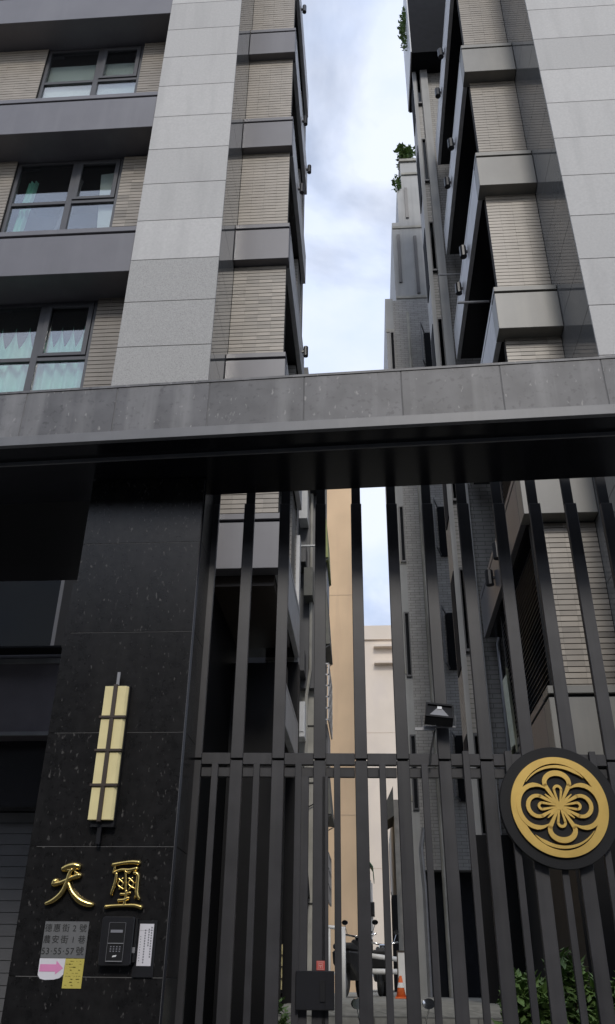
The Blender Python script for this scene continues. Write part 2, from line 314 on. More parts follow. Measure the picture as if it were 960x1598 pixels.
# porch below the first band
part('porch_wall', MB().box(-2.05, -1.936, 9.552, 9.7, 0, 6.06).box(-1.9485, -1.937, 8.432, 9.55, 0, 5.66).box(-2.049, -1.94, 9.71, 12.7, 0, 6.07), 'porch', lb)
part('porch_back_wall', MB().box(-1.935, -1.16, 11.6, 11.99, 0.6, 5.6), 'porch', lb)
part('porch_ceiling', MB().box(-1.934, -1.14, 9.66, 11.9, 5.94, 6.08), 'bronze', lb)
part('porch_parapet', MB().box(-1.14, -1.054, 10.25, 12.7, 4.43, 4.93).box(-1.14, -1.054, 10.25, 12.7, 4.945, 5.0), 'parapet', lb, bevel=0.005)
part('porch_pier', MB().box(-1.5, -1.07, 12.71, 13.1, 0.6, 6.0), 'porch', lb)
# window bays left of the column
BB = [3.74, 7.05, 10.33, 13.54, 16.73, 19.95]
YW = 8.95
for k, b in enumerate(BB):
    part('panel_band', MB().box(-8.2, -3.216, 8.43, 9.05, b, b + 0.775), 'band' if k else 'shaded_band', lb, bevel=0.006)
    part('band_groove', MB().box(-8.2, -3.216, 8.50, 9.05, b + 0.776, b + 0.825), 'dark', lb)
    part('band_lip', MB().box(-8.2, -3.216, 8.435, 9.05, b + 0.826, b + 0.925), 'band', lb, bevel=0.006)
    if k == 5: break
    za, zb = b + 0.927, BB[k + 1] - 0.002
    if k == 0: part('granite_panel', MB().box(-3.6, -3.216, YW, 9.1, za, zb), 'porch', lb)
    else: tile_wall(lb, -3.81, -3.216, za, zb, YW, 9.15, singles=(k in (2,)))
    tile_wall(lb, -8.2, -5.64, za, zb, YW, 9.15)
    x0, x1, xm, zt = -5.636, -3.812 if k else -3.602, -4.63, b + 2.21
    fr = MB(); Y0, Y1 = 8.99, 9.07
    fr.box(x0, x0 + 0.06, Y0, Y1, za, zb).box(x1 - 0.06, x1, Y0, Y1, za, zb).box(x0 + .06, x1 - .06, Y0, Y1, za, za + 0.06).box(x0 + .06, x1 - .06, Y0, Y1, zb - 0.06, zb)
    fr.box(xm - 0.05, xm + 0.05, Y0 + .002, Y1 - .002, za + .06, zb - .06).box(x0 + .06, xm - .05, Y0 + .001, Y1 - .003, zt - 0.05, zt + 0.02).box(xm + .05, x1 - .06, Y0 + .001, Y1 - .003, zt - 0.05, zt + 0.02)
    win = part('window', fr, 'frame', lb, bevel=0.004)
    sash = MB(); sx0, sx1, sz0, sz1 = xm + 0.055, x1 - 0.065, zt + 0.025, zb - 0.065
    sash.box(sx0, sx0 + .07, Y0 - .02, Y0 + .02, sz0, sz1).box(sx1 - .07, sx1, Y0 - .02, Y0 + .02, sz0, sz1).box(sx0 + .07, sx1 - .07, Y0 - .02, Y0 + .02, sz0, sz0 + .06).box(sx0 + .07, sx1 - .07, Y0 - .02, Y0 + .02, sz1 - .06, sz1)
    part('sash', sash, 'frame', win, bevel=0.003)
    g = 'glass_d' if k == 0 else 'glass'
    for (a, c, d, e) in ((x0 + .06, xm - .05, za + .06, zt - .05), (xm + .05, x1 - .06, za + .06, zt - .05), (x0 + .06, xm - .05, zt + .02, zb - .06), (sx0 + .07, sx1 - .07, sz0 + .06, sz1 - .06)):
        part('pane', MB().box(a, c, Y0 + .03, Y0 + .036, d, e), g, win)
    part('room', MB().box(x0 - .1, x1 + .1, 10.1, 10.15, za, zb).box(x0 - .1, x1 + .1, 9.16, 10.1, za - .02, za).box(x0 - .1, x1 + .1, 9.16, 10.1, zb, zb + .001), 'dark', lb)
    if k == 0: part('curtain', MB().box(x0 + .05, x1 - .05, 9.3, 9.31, za, zb - .5), 'dgreen', win)
    if k == 1:                                          # pleated mint curtains; zigzag tops copy a reflection in the panes
        for (a, c) in ((x0 + .05, xm - .02), (xm + .02, x1 - .05)):
            mb = MB(); n = 120; top = zb - 0.45
            for i in range(n + 1):
                u = i / n; x = a + (c - a) * u; ph = u * 4.5 * 2 * math.pi
                y = 9.14 + 0.04 * math.sin(ph); tz = top - 0.3 + 0.42 * (1 - abs(((u * 4.5) % 1) * 2 - 1))
                mb.v += [(x, y, za), (x, y, tz)]
            mb.f += [(2 * i, 2 * i + 2, 2 * i + 3, 2 * i + 1) for i in range(n)]
            part('curtain', mb, 'mint', win, smooth=True)
    if k == 2:
        part('blind_and_reflection', MB().prism([(-4.22, zt + .75), (-3.83, zt + .8), (-3.83, za), (-4.06, za)], 'y', 9.10, 9.105), 'blind_and_reflection', win)  # white trapezoid is a sky reflection built as a sheet behind the glass
        for (a, c, lean) in ((-5.58, -5.42, .12), (-4.95, -4.78, .25)):
            mb = MB(); n = 24
            for i in range(n + 1):
                u = i / n; y = 9.14 + .03 * math.sin(u * 14); mb.v += [(a + (c - a) * u, y, za), (a + (c - a) * u + lean, y, zb - .3)]
            mb.f += [(2 * i, 2 * i + 2, 2 * i + 3, 2 * i + 1) for i in range(n)]
            part('curtain', mb, 'mint' if a < -5 else 'band', win, smooth=True)
    if k == 3:
        part('blind_and_reflection', MB().box(x0 + .05, xm - .03, 9.09, 9.096, za, zt + .62), 'blind_and_reflection', win)
        part('blind_and_reflection', MB().box(xm + .03, x1 - .05, 9.09, 9.096, za, zt + .62), 'blind_and_reflection', win)
# street level left of the gate
part('lintel', MB().box(-8.2, -3.0, 8.7, 9.3, 3.07, 3.735), 'soffit', lb)
mb = MB()
for i in range(28): mb.box(-8.2, -3.0, 9.0 + 0.0, 9.03, 0.1 + i * 0.106, 0.1 + i * 0.106 + 0.1)
part('roller_shutter', mb, 'shutter', lb)
part('apron_rail', MB().box(-8.2, -3.216, 8.40, 8.428, 3.72, 3.76).box(-8.2, -3.216, 8.40, 8.428, 4.50, 4.55), 'trim', lb)

part('added_porch_roof', MB().box(-8.2, -2.16, 5.95, 7.5, 5.05, 5.3), 'porch', lb)  # added roof slab, its depth set to keep the recess beneath dark
part('street_window_hood', MB().box(-8.2, -3.216, 8.2, 8.42, 4.6, 4.62), 'porch', lb)

# ------------------------------------------------------------------ right apartment building
rb = thing('apartment_building', 'apartment block with louvred side balconies, behind the round gold emblem', 'building', (3.0, 8.4, 0))
part('building_core', MB().box(3.1, 9, 9.95, 14.2, 0, 26), 'dark', rb)
part('column_core', MB().box(3.05, 5.2, 8.42, 9.78, 0, 24), 'mortar', rb)
sl = MB().box(3.034, 5.25, 8.4, 8.43, 0.004, 0.841).mesh('stone_slab', (0, 0, 0), 0.003)
pieces('stone_slab', sl, 'stone', rb, [(0, 0, 8.46 - 10 * 0.845 + k * 0.845) for k in range(26)])
pieces('side_slab', MB().box(3.037, 3.049, 8.432, 9.776, 0.004, 0.841).mesh('side_slab', (0, 0, 0), 0.002), 'side', rb, [(0, 0, 8.46 - 10 * 0.845 + k * 0.845) for k in range(26)])
RB = [3.72, 6.84, 9.99, 13.12, 16.22, 19.34, 22.46]
for k, b in enumerate(RB):
    part('panel_band', MB().box(2.09, 3.031, 9.55, 9.86, b, b + 0.70), 'band_r', rb, bevel=0.006)
    part('band_groove', MB().box(2.11, 3.031, 9.60, 9.86, b + 0.701, b + 0.745), 'dark', rb)
    part('band_lip', MB().box(2.09, 3.031, 9.555, 9.86, b + 0.746, b + 0.84), 'band_r', rb, bevel=0.006)
    if k == 6: break
    part('balcony_parapet', MB().box(2.09, 2.17, 9.865, 14.0, b, b + 0.70).box(2.09, 2.17, 9.865, 14.0, b + 0.735, b + 0.83), 'parapet' if k > 1 else 'band', rb, bevel=0.005)
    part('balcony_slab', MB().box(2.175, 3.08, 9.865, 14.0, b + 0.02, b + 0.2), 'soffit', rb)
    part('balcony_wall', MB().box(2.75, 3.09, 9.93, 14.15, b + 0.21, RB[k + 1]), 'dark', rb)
    tile_wall(rb, 2.203, 3.032, b + 0.842, RB[k + 1] - 0.002, 9.78, 9.92, singles=(k in (0, 1)))
    for yy in (11.35, 12.3):
        part('parapet_lamp', MB().tube([(2.01, yy, b + 0.25), (2.01, yy, b + 0.50)], 0.065, 10).box(2.01, 2.092, yy - 0.02, yy + 0.02, b + 0.36, b + 0.40), 'plastic', rb)
    if k < 2:
        sm = MB().prism([(0, 0), (0.05, 0.045), (0.05, 0.055), (0, 0.01)], 'y', 9.95, 12.9 if k == 0 else 11.6).mesh('louvre_slat')
        pieces('louvre_slat', sm, 'steel', rb, [(2.24, 0, b + 0.86 + i * 0.075) for i in range(int((RB[k + 1] - b - 0.95) / 0.075))])
        for (ya, yb) in ((9.925, 9.948), (12.91, 12.96) if k == 0 else (11.61, 11.66)):
            part('louvre_frame', MB().box(2.23, 2.30, ya, yb, b + .85, RB[k + 1] - .03), 'steel', rb)
# wall bracket poles sticking out of the balconies
for (yy, zz) in ((11.0, 11.9), (13.0, 14.6)):
    part('drying_pole', MB().tube([(2.3, yy, zz), (1.75, yy, zz)], 0.022, 8), 'silver', rb)
part('porch_back_wall', MB().box(2.2, 3.1, 9.9, 13.9, 0, 3.715), 'porch', rb)
# rear block of the right building
rr = thing('tiled_apartment_block', 'dark tiled block with pilaster and slit windows, directly behind the louvred right building', 'building', (2.5, 14.3, 0))
part('wall', MB().box(1.72, 6, 14.32, 15.3, 0, 23.6), 'greyr', rr)
part('ground_floor_wall', MB().box(1.6, 6, 14.05, 14.19, 0, 3.6), 'porch', rr)
part('pilaster', MB().box(1.90, 2.09, 14.2, 14.315, 0, 23.6), 'smooth', rr)
part('corner_pilaster', MB().box(1.69, 1.78, 14.25, 14.315, 0, 23.6), 'smooth', rr)
part('roof_overhang', MB().box(1.66, 2.9, 13.7, 15.5, 23.605, 27.5), 'dark', rr)
part('overhang_edge', MB().box(1.63, 1.659, 13.7, 15.5, 23.65, 27.5), 'parapet', rr)
for f in range(7):
    zc = 3.6 + f * 3.1
    w = part('window', MB().box(1.785, 1.895, 14.24, 14.315, zc, zc + 0.05).box(1.785, 1.895, 14.24, 14.315, zc + 1.6, zc + 1.65).box(1.785, 1.80, 14.24, 14.315, zc + .05, zc + 1.6).box(1.88, 1.895, 14.24, 14.315, zc + .05, zc + 1.6), 'frame', rr)
    part('pane', MB().box(1.801, 1.879, 14.29, 14.314, zc + .052, zc + 1.598), 'glass_d', w)
for f in range(7):
    zc = 3.4 + f * 3.1
    part('side_slot', MB().box(1.70, 1.719, 14.5, 15.1, zc, zc + 1.9), 'dark', rr)
single('drain_pipe', MB().tube([(2.35, 14.18, 1.0), (2.35, 14.18, 6.8), (2.5, 14.15, 7.3)], 0.04, 8), 'silver', 'thin grey drain pipe on the dark tiled wall beside the louvres', 'pipe', (2.35, 14.18, 1.0), smooth=True)

# stepped grey block farther up the alley on the right
sb = thing('stepped_tower_block', 'grey tiled tower stepping down towards the sky gap with shrubs on its roofs', 'building', (1.8, 20, 0))
part('wall', MB().box(1.14, 8, 20, 27, 3.76, 20.6), 'greyt', sb)
part('upper_wall', MB().box(1.26, 8, 20.03, 27, 20.6, 24.2).box(1.50, 8, 20.04, 27, 24.2, 25.9).box(1.67, 8, 20.05, 27, 25.9, 27.3), 'smooth', sb)
part('edge_pilaster', MB().box(0.90, 1.138, 19.9, 27, 1.3, 20.6), 'smooth', sb)
for z in (5.2, 8.2, 11.2, 14.2, 17.2, 19.2): part('string_course', MB().box(0.89, 1.145, 19.88, 19.898, z, z + 0.12), 'concrete', sb)
for (x, z, h) in ((1.40, 21.4, 2.2), (1.75, 24.4, 1.5), (1.95, 20.9, 2.6)):
    part('slit_window', MB().box(x, x + .1, 19.99, 20.035, z, z + h), 'frame', sb)
for z in (20.7, 23.9, 26.6): part('string_course', MB().box(1.27 if z < 24 else 1.68, 2.6, 20.0, 20.028, z, z + .1), 'concrete', sb)
part('parapet_coping', MB().box(1.64, 2.3, 19.98, 27, 27.302, 27.42), 'concrete', sb)
part('ground_floor_wall', MB().box(1.142, 8, 20.4, 27, 0, 3.757), 'dark', sb)
for f in range(5):
    zc = 5.0 + f * 3.12
    w = part('window', MB().box(1.0, 1.03, 19.84, 19.897, zc, zc + 1.7).box(1.11, 1.137, 19.84, 19.897, zc, zc + 1.7).box(1.03, 1.11, 19.84, 19.897, zc, zc + .04).box(1.03, 1.11, 19.84, 19.897, zc + 1.66, zc + 1.7), 'frame', sb)
    part('pane', MB().box(1.031, 1.109, 19.87, 19.896, zc + .041, zc + 1.659), 'dark', w)
    # casements standing open on the tiled face
    w = part('window', MB().box(2.05, 2.36, 19.95, 19.998, zc + .2, zc + 1.7), 'dark', sb)
    a = MB()
    for (x, dx) in ((2.05, -0.14), (2.33, -0.14)):
        a.prism([(x, 19.94), (x + dx, 19.45), (x + dx + .03, 19.45), (x + .03, 19.94)], 'z', zc + .2, zc + .25).prism([(x, 19.94), (x + dx, 19.45), (x + dx + .03, 19.45), (x + .03, 19.94)], 'z', zc + 1.65, zc + 1.7)
        a.box(x + dx, x + dx + .03, 19.45, 19.5, zc + .25, zc + 1.65)
    sh = part('open_sash', a, 'trim', w)
    part('pane', MB().prism([(2.33, 19.92), (2.19, 19.5), (2.2, 19.5), (2.34, 19.92)], 'z', zc + .26, zc + 1.64), 'glass_d', w)
single('drain_pipe', MB().tube([(1.59, 19.9, 0.9), (1.59, 19.9, 12), (1.59, 19.9, 20)], 0.045, 8).box(1.55, 1.98, 19.9, 19.97, 9.0, 9.1), 'concrete', 'long pale drain pipe down the grey tiled tower', 'pipe', (1.59, 19.9, 0.9), smooth=False)
single('drain_pipe', MB().tube([(1.16, 19.8, 1.3), (1.16, 19.8, 3.4), (1.12, 19.8, 4.2), (1.2, 19.8, 4.6)], 0.045, 8), 'silver', 'short grey pipe bending at the foot of the grey tower edge', 'pipe', (1.16, 19.8, 1.3))
rnd = random.Random(3)
def blob(c, r): 
    def f():
        while True:
            p = [rnd.uniform(-1, 1) for _ in range(3)]
            if sum(q * q for q in p) < 1: return tuple(c[i] + p[i] * r[i] for i in range(3))
    return f
def shrub(name, label, cat, base, c, r, n, size, m='leaf2', group=None, stems=4):
    t = thing(name, label, cat, base, group=group); st = MB()
    for i in range(stems):
        e = blob(c, [q * 0.7 for q in r])(); st.tube([base, tuple((base[j] + e[j]) / 2 + rnd.uniform(-.03, .03) for j in range(3)), e], [0.02, 0.014, 0.006], 5)
    part('stem', st, 'bark', t)
    mb = MB()
    for i in range(7):
        cc = blob(c, [q * 0.75 for q in r])(); l = leaves(n // 7, blob(cc, [q * 0.42 for q in r]), size, rnd); o = len(mb.v)
        mb.v += l.v; mb.f += [tuple(o + k for k in f) for f in l.f]
    part('foliage', mb, m, t, stuff=True); return t
shrub('roof_shrub', 'bushy shrub on the upper roof corner of the grey stepped tower', 'shrub', (1.95, 20.3, 27.4), (1.95, 20.2, 27.85), (.42, .5, .5), 700, 0.16)
shrub('roof_shrub', 'small sprig hanging over the lower step of the grey tower roof', 'shrub', (1.6, 20.3, 25.9), (1.53, 20.1, 26.15), (.16, .3, .45), 160, 0.12)
shrub('roof_shrub', 'leafy plant trailing from the top floor above the dark overhang at the picture top', 'shrub', (1.7, 14.6, 27.5), (1.56, 14.3, 25.9), (.14, .4, 0.9), 500, 0.1)

# ------------------------------------------------------------------ left rear building, ochre wall, cream end wall
l2 = thing('old_concrete_building', 'weathered pale concrete building with awnings and window cages behind the left block', 'building', (-1.5, 18, 0))
part('wall', MB().box(-7, -0.98, 18, 20.4, 0, 14.5), 'concrete', l2)
part('upper_wall', MB().box(-7, -1.12, 17.8, 17.998, 7.2, 14.5), 'frame', l2)
for z in (2.9, 5.2, 6.4): part('wall_joint', MB().box(-7, -0.99, 17.985, 17.999, z, z + .03), 'mortar', l2)
for i, z in enumerate((5.4, 8.0, 10.6, 13.2)):
    part('balcony_fascia', MB().box(-1.6, -1.32, 17.2, 17.89, z + 2.0, z + 2.5), 'frame', l2)
single('air_conditioner', MB().box(-1.56, -1.30, 17.3, 17.7, 6.0, 6.75).box(-1.54, -1.32, 17.28, 17.3, 6.1, 6.65).box(-1.5, -1.35, 17.7, 18.0, 6.1, 6.15), 'white', 'white air conditioner box high on the concrete wall above the grey bracket', 'air conditioner', (-1.43, 17.5, 6.0), bevel=0.01)
single('air_conditioner', MB().box(-1.58, -1.36, 17.4, 17.7, 4.0, 5.1).box(-1.56, -1.38, 17.38, 17.4, 4.1, 5.0).box(-1.56, -1.4, 17.7, 18.0, 4.0, 4.05), 'white', 'tall white unit at middle height on the weathered concrete wall', 'air conditioner', (-1.47, 17.5, 4.0), bevel=0.01)
for i, (x, z, h) in enumerate(((-1.50, 11.2, .8), (-1.36, 9.2, .7), (-1.25, 12.1, 1.0))):
    part('balcony_box', MB().box(x, x + .2, 17.3, 17.79, z, z + h), ('white', 'greysheet', 'dark')[i], l2)
part('handrail', MB().tube([(-1.7, 17.2, 10.4), (-1.05, 17.2, 10.4)], .03, 6), 'white', l2)
part('downpipe', MB().tube([(-1.3, 17.7, 2), (-1.3, 17.7, 7), (-1.22, 17.7, 7.6), (-1.22, 17.7, 13)], .035, 6), 'concrete', l2)
part('wall_cable', MB().tube([(-1.6, 17.95, 5.0), (-1.3, 17.95, 4.7), (-1.0, 17.95, 4.85)], .015, 5), 'dark', l2)
part('dark_hood', MB().prism([(-1.45, 4.6), (-1.35, 4.7), (-1.2, 3.0), (-1.35, 3.0)], 'y', 17.4, 17.98), 'dark', l2)
def awning(label, m, x0, x1, y0, y1, z0, z1):
    t = thing('awning', label, 'awning', (x0, y0, z0), group=None)
    mb = MB().prism([(x0, z1), (x0 + .07, z1), (x1, z0), (x0, z0)], 'y', y0, y1); part('sheet', mb, m, t)
    part('bracket', MB().tube([(x0, y0 + .05, z0 - .1), (x1, y0 + .05, z0)], .012, 5).tube([(x0, y1 - .05, z0 - .1), (x1, y1 - .05, z0)], .012, 5), 'silver', t)
    return t
awning('pale green awning sheet high on the concrete side wall against the ochre wall', 'lime', -0.98, -0.86, 18.6, 20.3, 10.8, 11.9)
awning('upper grey awning sheet hung on the concrete side wall against the ochre wall', 'greysheet', -0.98, -0.83, 18.8, 20.3, 8.6, 9.9)
awning('lower grey awning sheet above the white strip on the concrete side wall', 'greysheet', -0.98, -0.80, 18.6, 20.3, 4.7, 5.9)
def cage(label, x0, x1, y0, y1, z0, z1, n=4, group='window cages along the alley walls', m='silver'):
    mb = MB(); r = 0.016
    for i in range(n + 1):
        z = z0 + (z1 - z0) * i / n; mb.box(x0, x1 - .03, y0, y0 + 2 * r, z - r, z + r).box(x1 - 2 * r, x1, y0, y1, z - r, z + r)
    for i in range(4):
        y = y0 + (y1 - y0) * i / 3; mb.box(x1 - 2 * r + .001, x1 + .001, y, y + 2 * r, z0, z1)
    mb.box(x0 + .02, x0 + .05, y0, y0 + 2 * r, z0, z1)
    return single('window_cage', mb, m, label, 'window cage', (x0, y0, z0), group)
cage('pale barred window cage between the two grey awnings on the concrete wall', -0.98, -0.84, 18.5, 20.2, 6.7, 8.0, 5)
cage('small pale window cage low on the concrete wall near the gate rail', -0.98, -0.85, 18.4, 19.6, 3.0, 3.9, 3)
part('white_wall_strip', MB().box(-0.978, -0.93, 18.3, 18.36, 4.4, 5.6), 'white', l2)  # narrow white strip on the side wall
part('dark_window', MB().box(-0.979, -0.90, 18.9, 20.4, 5.9, 6.7).box(-0.979, -0.91, 18.9, 20.2, 9.95, 10.8), 'frame', l2)

ob = thing('ochre_building', 'tall plain ochre rendered building end seen between the gate bars', 'building', (-2, 34, 0))
part('wall', MB().box(-9, -0.24, 34, 48, 0, 25), 'orange', ob)
rnd2 = random.Random(5); gl = 'small barred window cage projecting from the ochre wall edge'
for i in range(17):
    z = 4.5 + i * 1.18; d = rnd2.uniform(.11, .21)
    cage(gl, -0.24, -0.24 + d, 34.0 + rnd2.uniform(0.2, 1.0), 35.6, z, z + rnd2.uniform(.5, .95), 4, 'cages up the ochre wall edge', 'plastic' if i % 3 else 'silver')
cw = thing('cream_building', 'cream rendered building closing the far end of the alley', 'building', (1, 70, 0))
part('wall', MB().box(-7, 9, 70, 80, 0, 29.3), 'creamw', cw)
part('parapet', MB().box(-7, 9, 69.8, 69.998, 28.2, 29.5), 'creamw', cw)
part('ledge', MB().box(.75, 9, 69.4, 69.99, 27.4, 27.6).box(.75, 9, 69.4, 69.99, 25.9, 26.1), 'creamw', cw)
for z in (7.3, 16.6): part('render_joint', MB().box(-9, -.245, 33.99, 33.999, z, z + .012), 'ledge', ob)
for z in (9.5, 20): part('render_joint', MB().box(-7, 9, 69.985, 69.999, z, z + .02), 'ledge', cw)
aw = thing('awning', 'dark green curved awning on the far end of the ochre wall', 'awning', (-.24, 36, 5.2))
pts = [(-.24, 5.95), (-.05, 5.9), (.1, 5.7), (.14, 5.2), (.12, 5.2), (.08, 5.66), (-.06, 5.86), (-.24, 5.9)]
part('sheet', MB().prism(pts, 'y', 36, 37.5), 'green', aw)
single('wall_pipe', MB().tube([(-.05, 36.2, 2.6), (-.05, 36.2, 5.2)], .06, 6).tube([(.03, 36.2, 3.2), (.03, 36.2, 5.1)], .03, 6), 'white', 'pair of pale pipes below the dark green awning', 'pipe', (-.05, 36.2, 2.6))
single('air_conditioner', MB().box(-.2, .12, 36.0, 36.5, 3.9, 4.4).box(-.16, .08, 35.98, 36, 3.95, 4.35), 'plastic', 'dark air conditioner under the dark green awning', 'air conditioner', (-.05, 36.2, 3.9), bevel=.01)
single('air_conditioner', MB().box(-.2, .02, 36.0, 36.5, 2.5, 3.1).box(-.16, -.02, 35.98, 36, 2.55, 3.05), 'plastic', 'lowest dark air conditioner against the ochre wall edge', 'air conditioner', (-.1, 36.2, 2.5), bevel=.01)
r3 = thing('low_shop_building', 'low dark building with awnings at the far right end of the alley', 'building', (1.5, 40, 0))
part('wall', MB().box(1.12, 6, 40, 52, 0, 9.0), 'concrete', r3)
part('dark_awning', MB().prism([(1.12, 9.6), (.78, 8.9), (.78, 8.1), (1.12, 8.3)], 'y', 40, 43), 'greysheet', r3)
part('green_edge', MB().box(.70, .78, 40.2, 43, 6.2, 7.7), 'green', r3)
part('shopfront', MB().box(.9, 1.118, 39.9, 42, 1.3, 5.0), 'dark', r3)
part('sign_board', MB().box(.86, .9, 39.8, 41, 5.1, 7.2), 'white', r3)

# ------------------------------------------------------------------ gate canopy
cp = thing('gate_canopy', 'long dark granite canopy beam crossing above the gate', 'canopy', (-.378, 4.943, 0), R(-2.2), local=True)
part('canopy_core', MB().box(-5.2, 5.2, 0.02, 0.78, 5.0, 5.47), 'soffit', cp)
edges = [-5.17 + i * 0.722 for i in range(15)]; off = -.752 + 5.17 - 6 * .722
for e in edges:
    a = e + off; part('granite_panel', MB().box(a + .003, a + .719, 0, 0.019, 5.072, 5.49), 'fascia', cp, bevel=.002)
for e in edges: part('joint_strip', MB().box(e + off - .0028, e + off + .0028, .003, .0192, 5.073, 5.489), 'grout', cp)
part('coping', MB().box(-5.2, 5.2, -0.006, 0.79, 5.492, 5.512), 'fascia', cp)
part('trim_strip', MB().box(-5.2, 5.2, -0.022, 0.018, 4.988, 5.07), 'trim', cp, bevel=.002)
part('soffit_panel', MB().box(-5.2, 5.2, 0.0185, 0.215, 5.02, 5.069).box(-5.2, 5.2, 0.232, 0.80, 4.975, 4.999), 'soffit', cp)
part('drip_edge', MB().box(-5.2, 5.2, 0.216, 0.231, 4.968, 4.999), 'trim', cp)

# ------------------------------------------------------------------ gate pillar
pl = thing('gate_pillar', 'black granite gate pillar carrying the gold characters and slim lamp', 'pillar', (-1.66, 5.5, 0))
part('pillar_core', MB().box(-2.105, -1.222, 5.503, 6.1, 0, 4.965), 'grout', pl)
zs = [0.1035 + 0.717 * i for i in range(7)]
for i, z in enumerate(zs):
    zt = zs[i + 1] - .005 if i < 6 else 4.966
    x0 = -2.148 if i < 5 else -2.118
    if i == 5:
        part('granite_tile', MB().box(-2.118, -1.226, 5.5, 5.5025, z, zt), 'granite', pl)
    else: part('granite_tile', MB().box(x0, -1.226, 5.5, 5.5025, z, zt), 'granite', pl)
    part('side_tile', MB().box(-1.2215, -1.21, 5.515, 6.1, z, zt), 'granite', pl)
part('corner_bead', MB().prism([(-1.2255, 5.501), (-1.2105, 5.5145), (-1.2215, 5.5145), (-1.2255, 5.5115)], 'z', 0, 4.966), 'soffit', pl)
part('left_return', MB().box(-2.148, -2.106, 5.5035, 6.1, 0, 4.08), 'granite', pl)

def S_(x, y): return (-1.967 + .00103 * (x - 163) + .000153 * (y - 495), 1.823 - .000894 * (y - 495))
def character(name, label, strokes, loc, wide=1.3):
    mb = MB()
    for pts, rad in strokes:
        w, r = smoothpts([S_(*p) for p in pts], [q * .00103 * wide for q in rad])
        t = [(p[0], 5.482, p[1]) for p in w]
        d0 = Vector(t[0]) - Vector(t[1]); d1 = Vector(t[-1]) - Vector(t[-2])
        t = [tuple(Vector(t[0]) + d0.normalized() * r[0] * .55)] + t + [tuple(Vector(t[-1]) + d1.normalized() * r[-1] * .55)]; r = [r[0] * .5] + r + [r[-1] * .5]
        mb.tube(t, r, 10, 1.15)
    return single(name, mb, 'gold', label, 'sign character', loc, 'gold characters on the pillar', smooth=True)
character('gold_character', 'gold relief character of four broad strokes, over the grey address plaque', [
    ([(272, 168), (305, 150), (345, 143), (375, 150)], [13, 14, 16, 13]), ([(340, 140), (375, 160)], [12, 9]),
    ([(275, 172), (320, 172), (360, 160)], [7, 8, 6]),
    ([(330, 165), (312, 195), (298, 245), (265, 315), (215, 362), (165, 386)], [9, 10, 12, 13, 12, 8]),
    ([(212, 268), (225, 245), (240, 240)], [12, 15, 11]), ([(215, 262), (262, 252), (320, 225), (375, 205)], [14, 11, 11, 14]), ([(345, 180), (365, 200), (378, 208)], [6, 10, 12]),
    ([(305, 255), (325, 310), (365, 358), (410, 382), (450, 390)], [10, 13, 17, 16, 10])], (-1.85, 5.482, 2.0))
character('gold_character', 'gold relief character of many fine strokes, over the intercom', [
    ([(580, 138), (640, 126), (700, 120), (742, 124)], [12, 10, 12, 13]), ([(592, 130), (590, 160), (580, 190)], [7, 7, 6]),
    ([(585, 188), (625, 170), (680, 170), (728, 160)], [9, 8, 9, 11]), ([(640, 168), (670, 188), (700, 165)], [6, 7, 6]),
    ([(600, 190), (592, 240), (572, 300), (562, 325)], [8, 9, 10, 8]), ([(705, 188), (728, 200), (722, 260), (716, 320), (730, 352)], [8, 10, 10, 11, 8]), ([(716, 325), (700, 345)], [9, 5]),
    ([(655, 178), (654, 240), (650, 300)], [6, 6, 6]),
    ([(612, 225), (638, 258), (610, 292)], [5, 5, 5]), ([(638, 222), (604, 262), (638, 292)], [5, 5, 5]),
    ([(672, 220), (702, 256), (672, 290)], [5, 5, 5]), ([(698, 218), (668, 258), (704, 288)], [5, 5, 5]),
    ([(618, 322), (650, 322), (678, 312)], [8, 7, 7]), ([(655, 300), (648, 345), (636, 392)], [8, 8, 9]),
    ([(602, 362), (640, 358), (668, 345)], [9, 9, 9]),
    ([(526, 402), (570, 396), (640, 393), (700, 393), (738, 404)], [12, 9, 9, 11, 13])], (-1.52, 5.482, 2.0), 1.12)

# address plaque
pq = thing('address_plaque', 'grey metal address plaque with three lines of black writing', 'plaque', (-1.836, 5.5, 1.73))
part('plate', MB().box(-1.970, -1.702, 5.494, 5.4995, 1.630, 1.824), 'plaque', pq, bevel=.001)
part('plate_edge', MB().box(-1.971, -1.701, 5.4935, 5.4965, 1.8245, 1.8265).box(-1.7015, -1.700, 5.4935, 5.4965, 1.63, 1.824), 'trim', pq)
def line(parts_, z, size, y=5.4932, m='ink', par=pq):
    for x, s in parts_: text('lettering', s, size, m, par, x, y, z, 'CENTER')
xs = [-1.945, -1.893, -1.838, -1.785, -1.733]
line(list(zip(xs, "德惠街2號")), 1.773, .047); line(list(zip(xs, "農安街1巷")), 1.712, .047)
line([(-1.957, '5'), (-1.931, '3'), (-1.908, '·'), (-1.884, '5'), (-1.858, '5'), (-1.834, '·'), (-1.810, '5'), (-1.783, '7'), (-1.736, '號')], 1.650, .05)
# arrow sticker, yellow notice
st = thing('arrow_sticker', 'white sticker with a pink arrow pointing right, under the plaque', 'sticker', (-1.9, 5.5, 1.58))
part('paper', MB().prism([(-1.972, 1.629), (-1.816, 1.629), (-1.818, 1.545), (-1.838, 1.527), (-1.872, 1.519), (-1.925, 1.517), (-1.955, 1.523), (-1.971, 1.542)], 'y', 5.4965, 5.4985), 'paper', st)
part('arrow', MB().prism([(-1.965, 1.598), (-1.868, 1.598), (-1.868, 1.617), (-1.824, 1.578), (-1.868, 1.545), (-1.868, 1.560), (-1.965, 1.560)], 'y', 5.4955, 5.4963), 'pink', st)
yn = thing('yellow_notice', 'narrow yellow paper notice taped beside the pink arrow sticker', 'notice', (-1.757, 5.5, 1.55))
part('paper', MB().box(-1.8155, -1.7015, 5.4955, 5.498, 1.475, 1.6285), 'yellow', yn)
mb = MB()
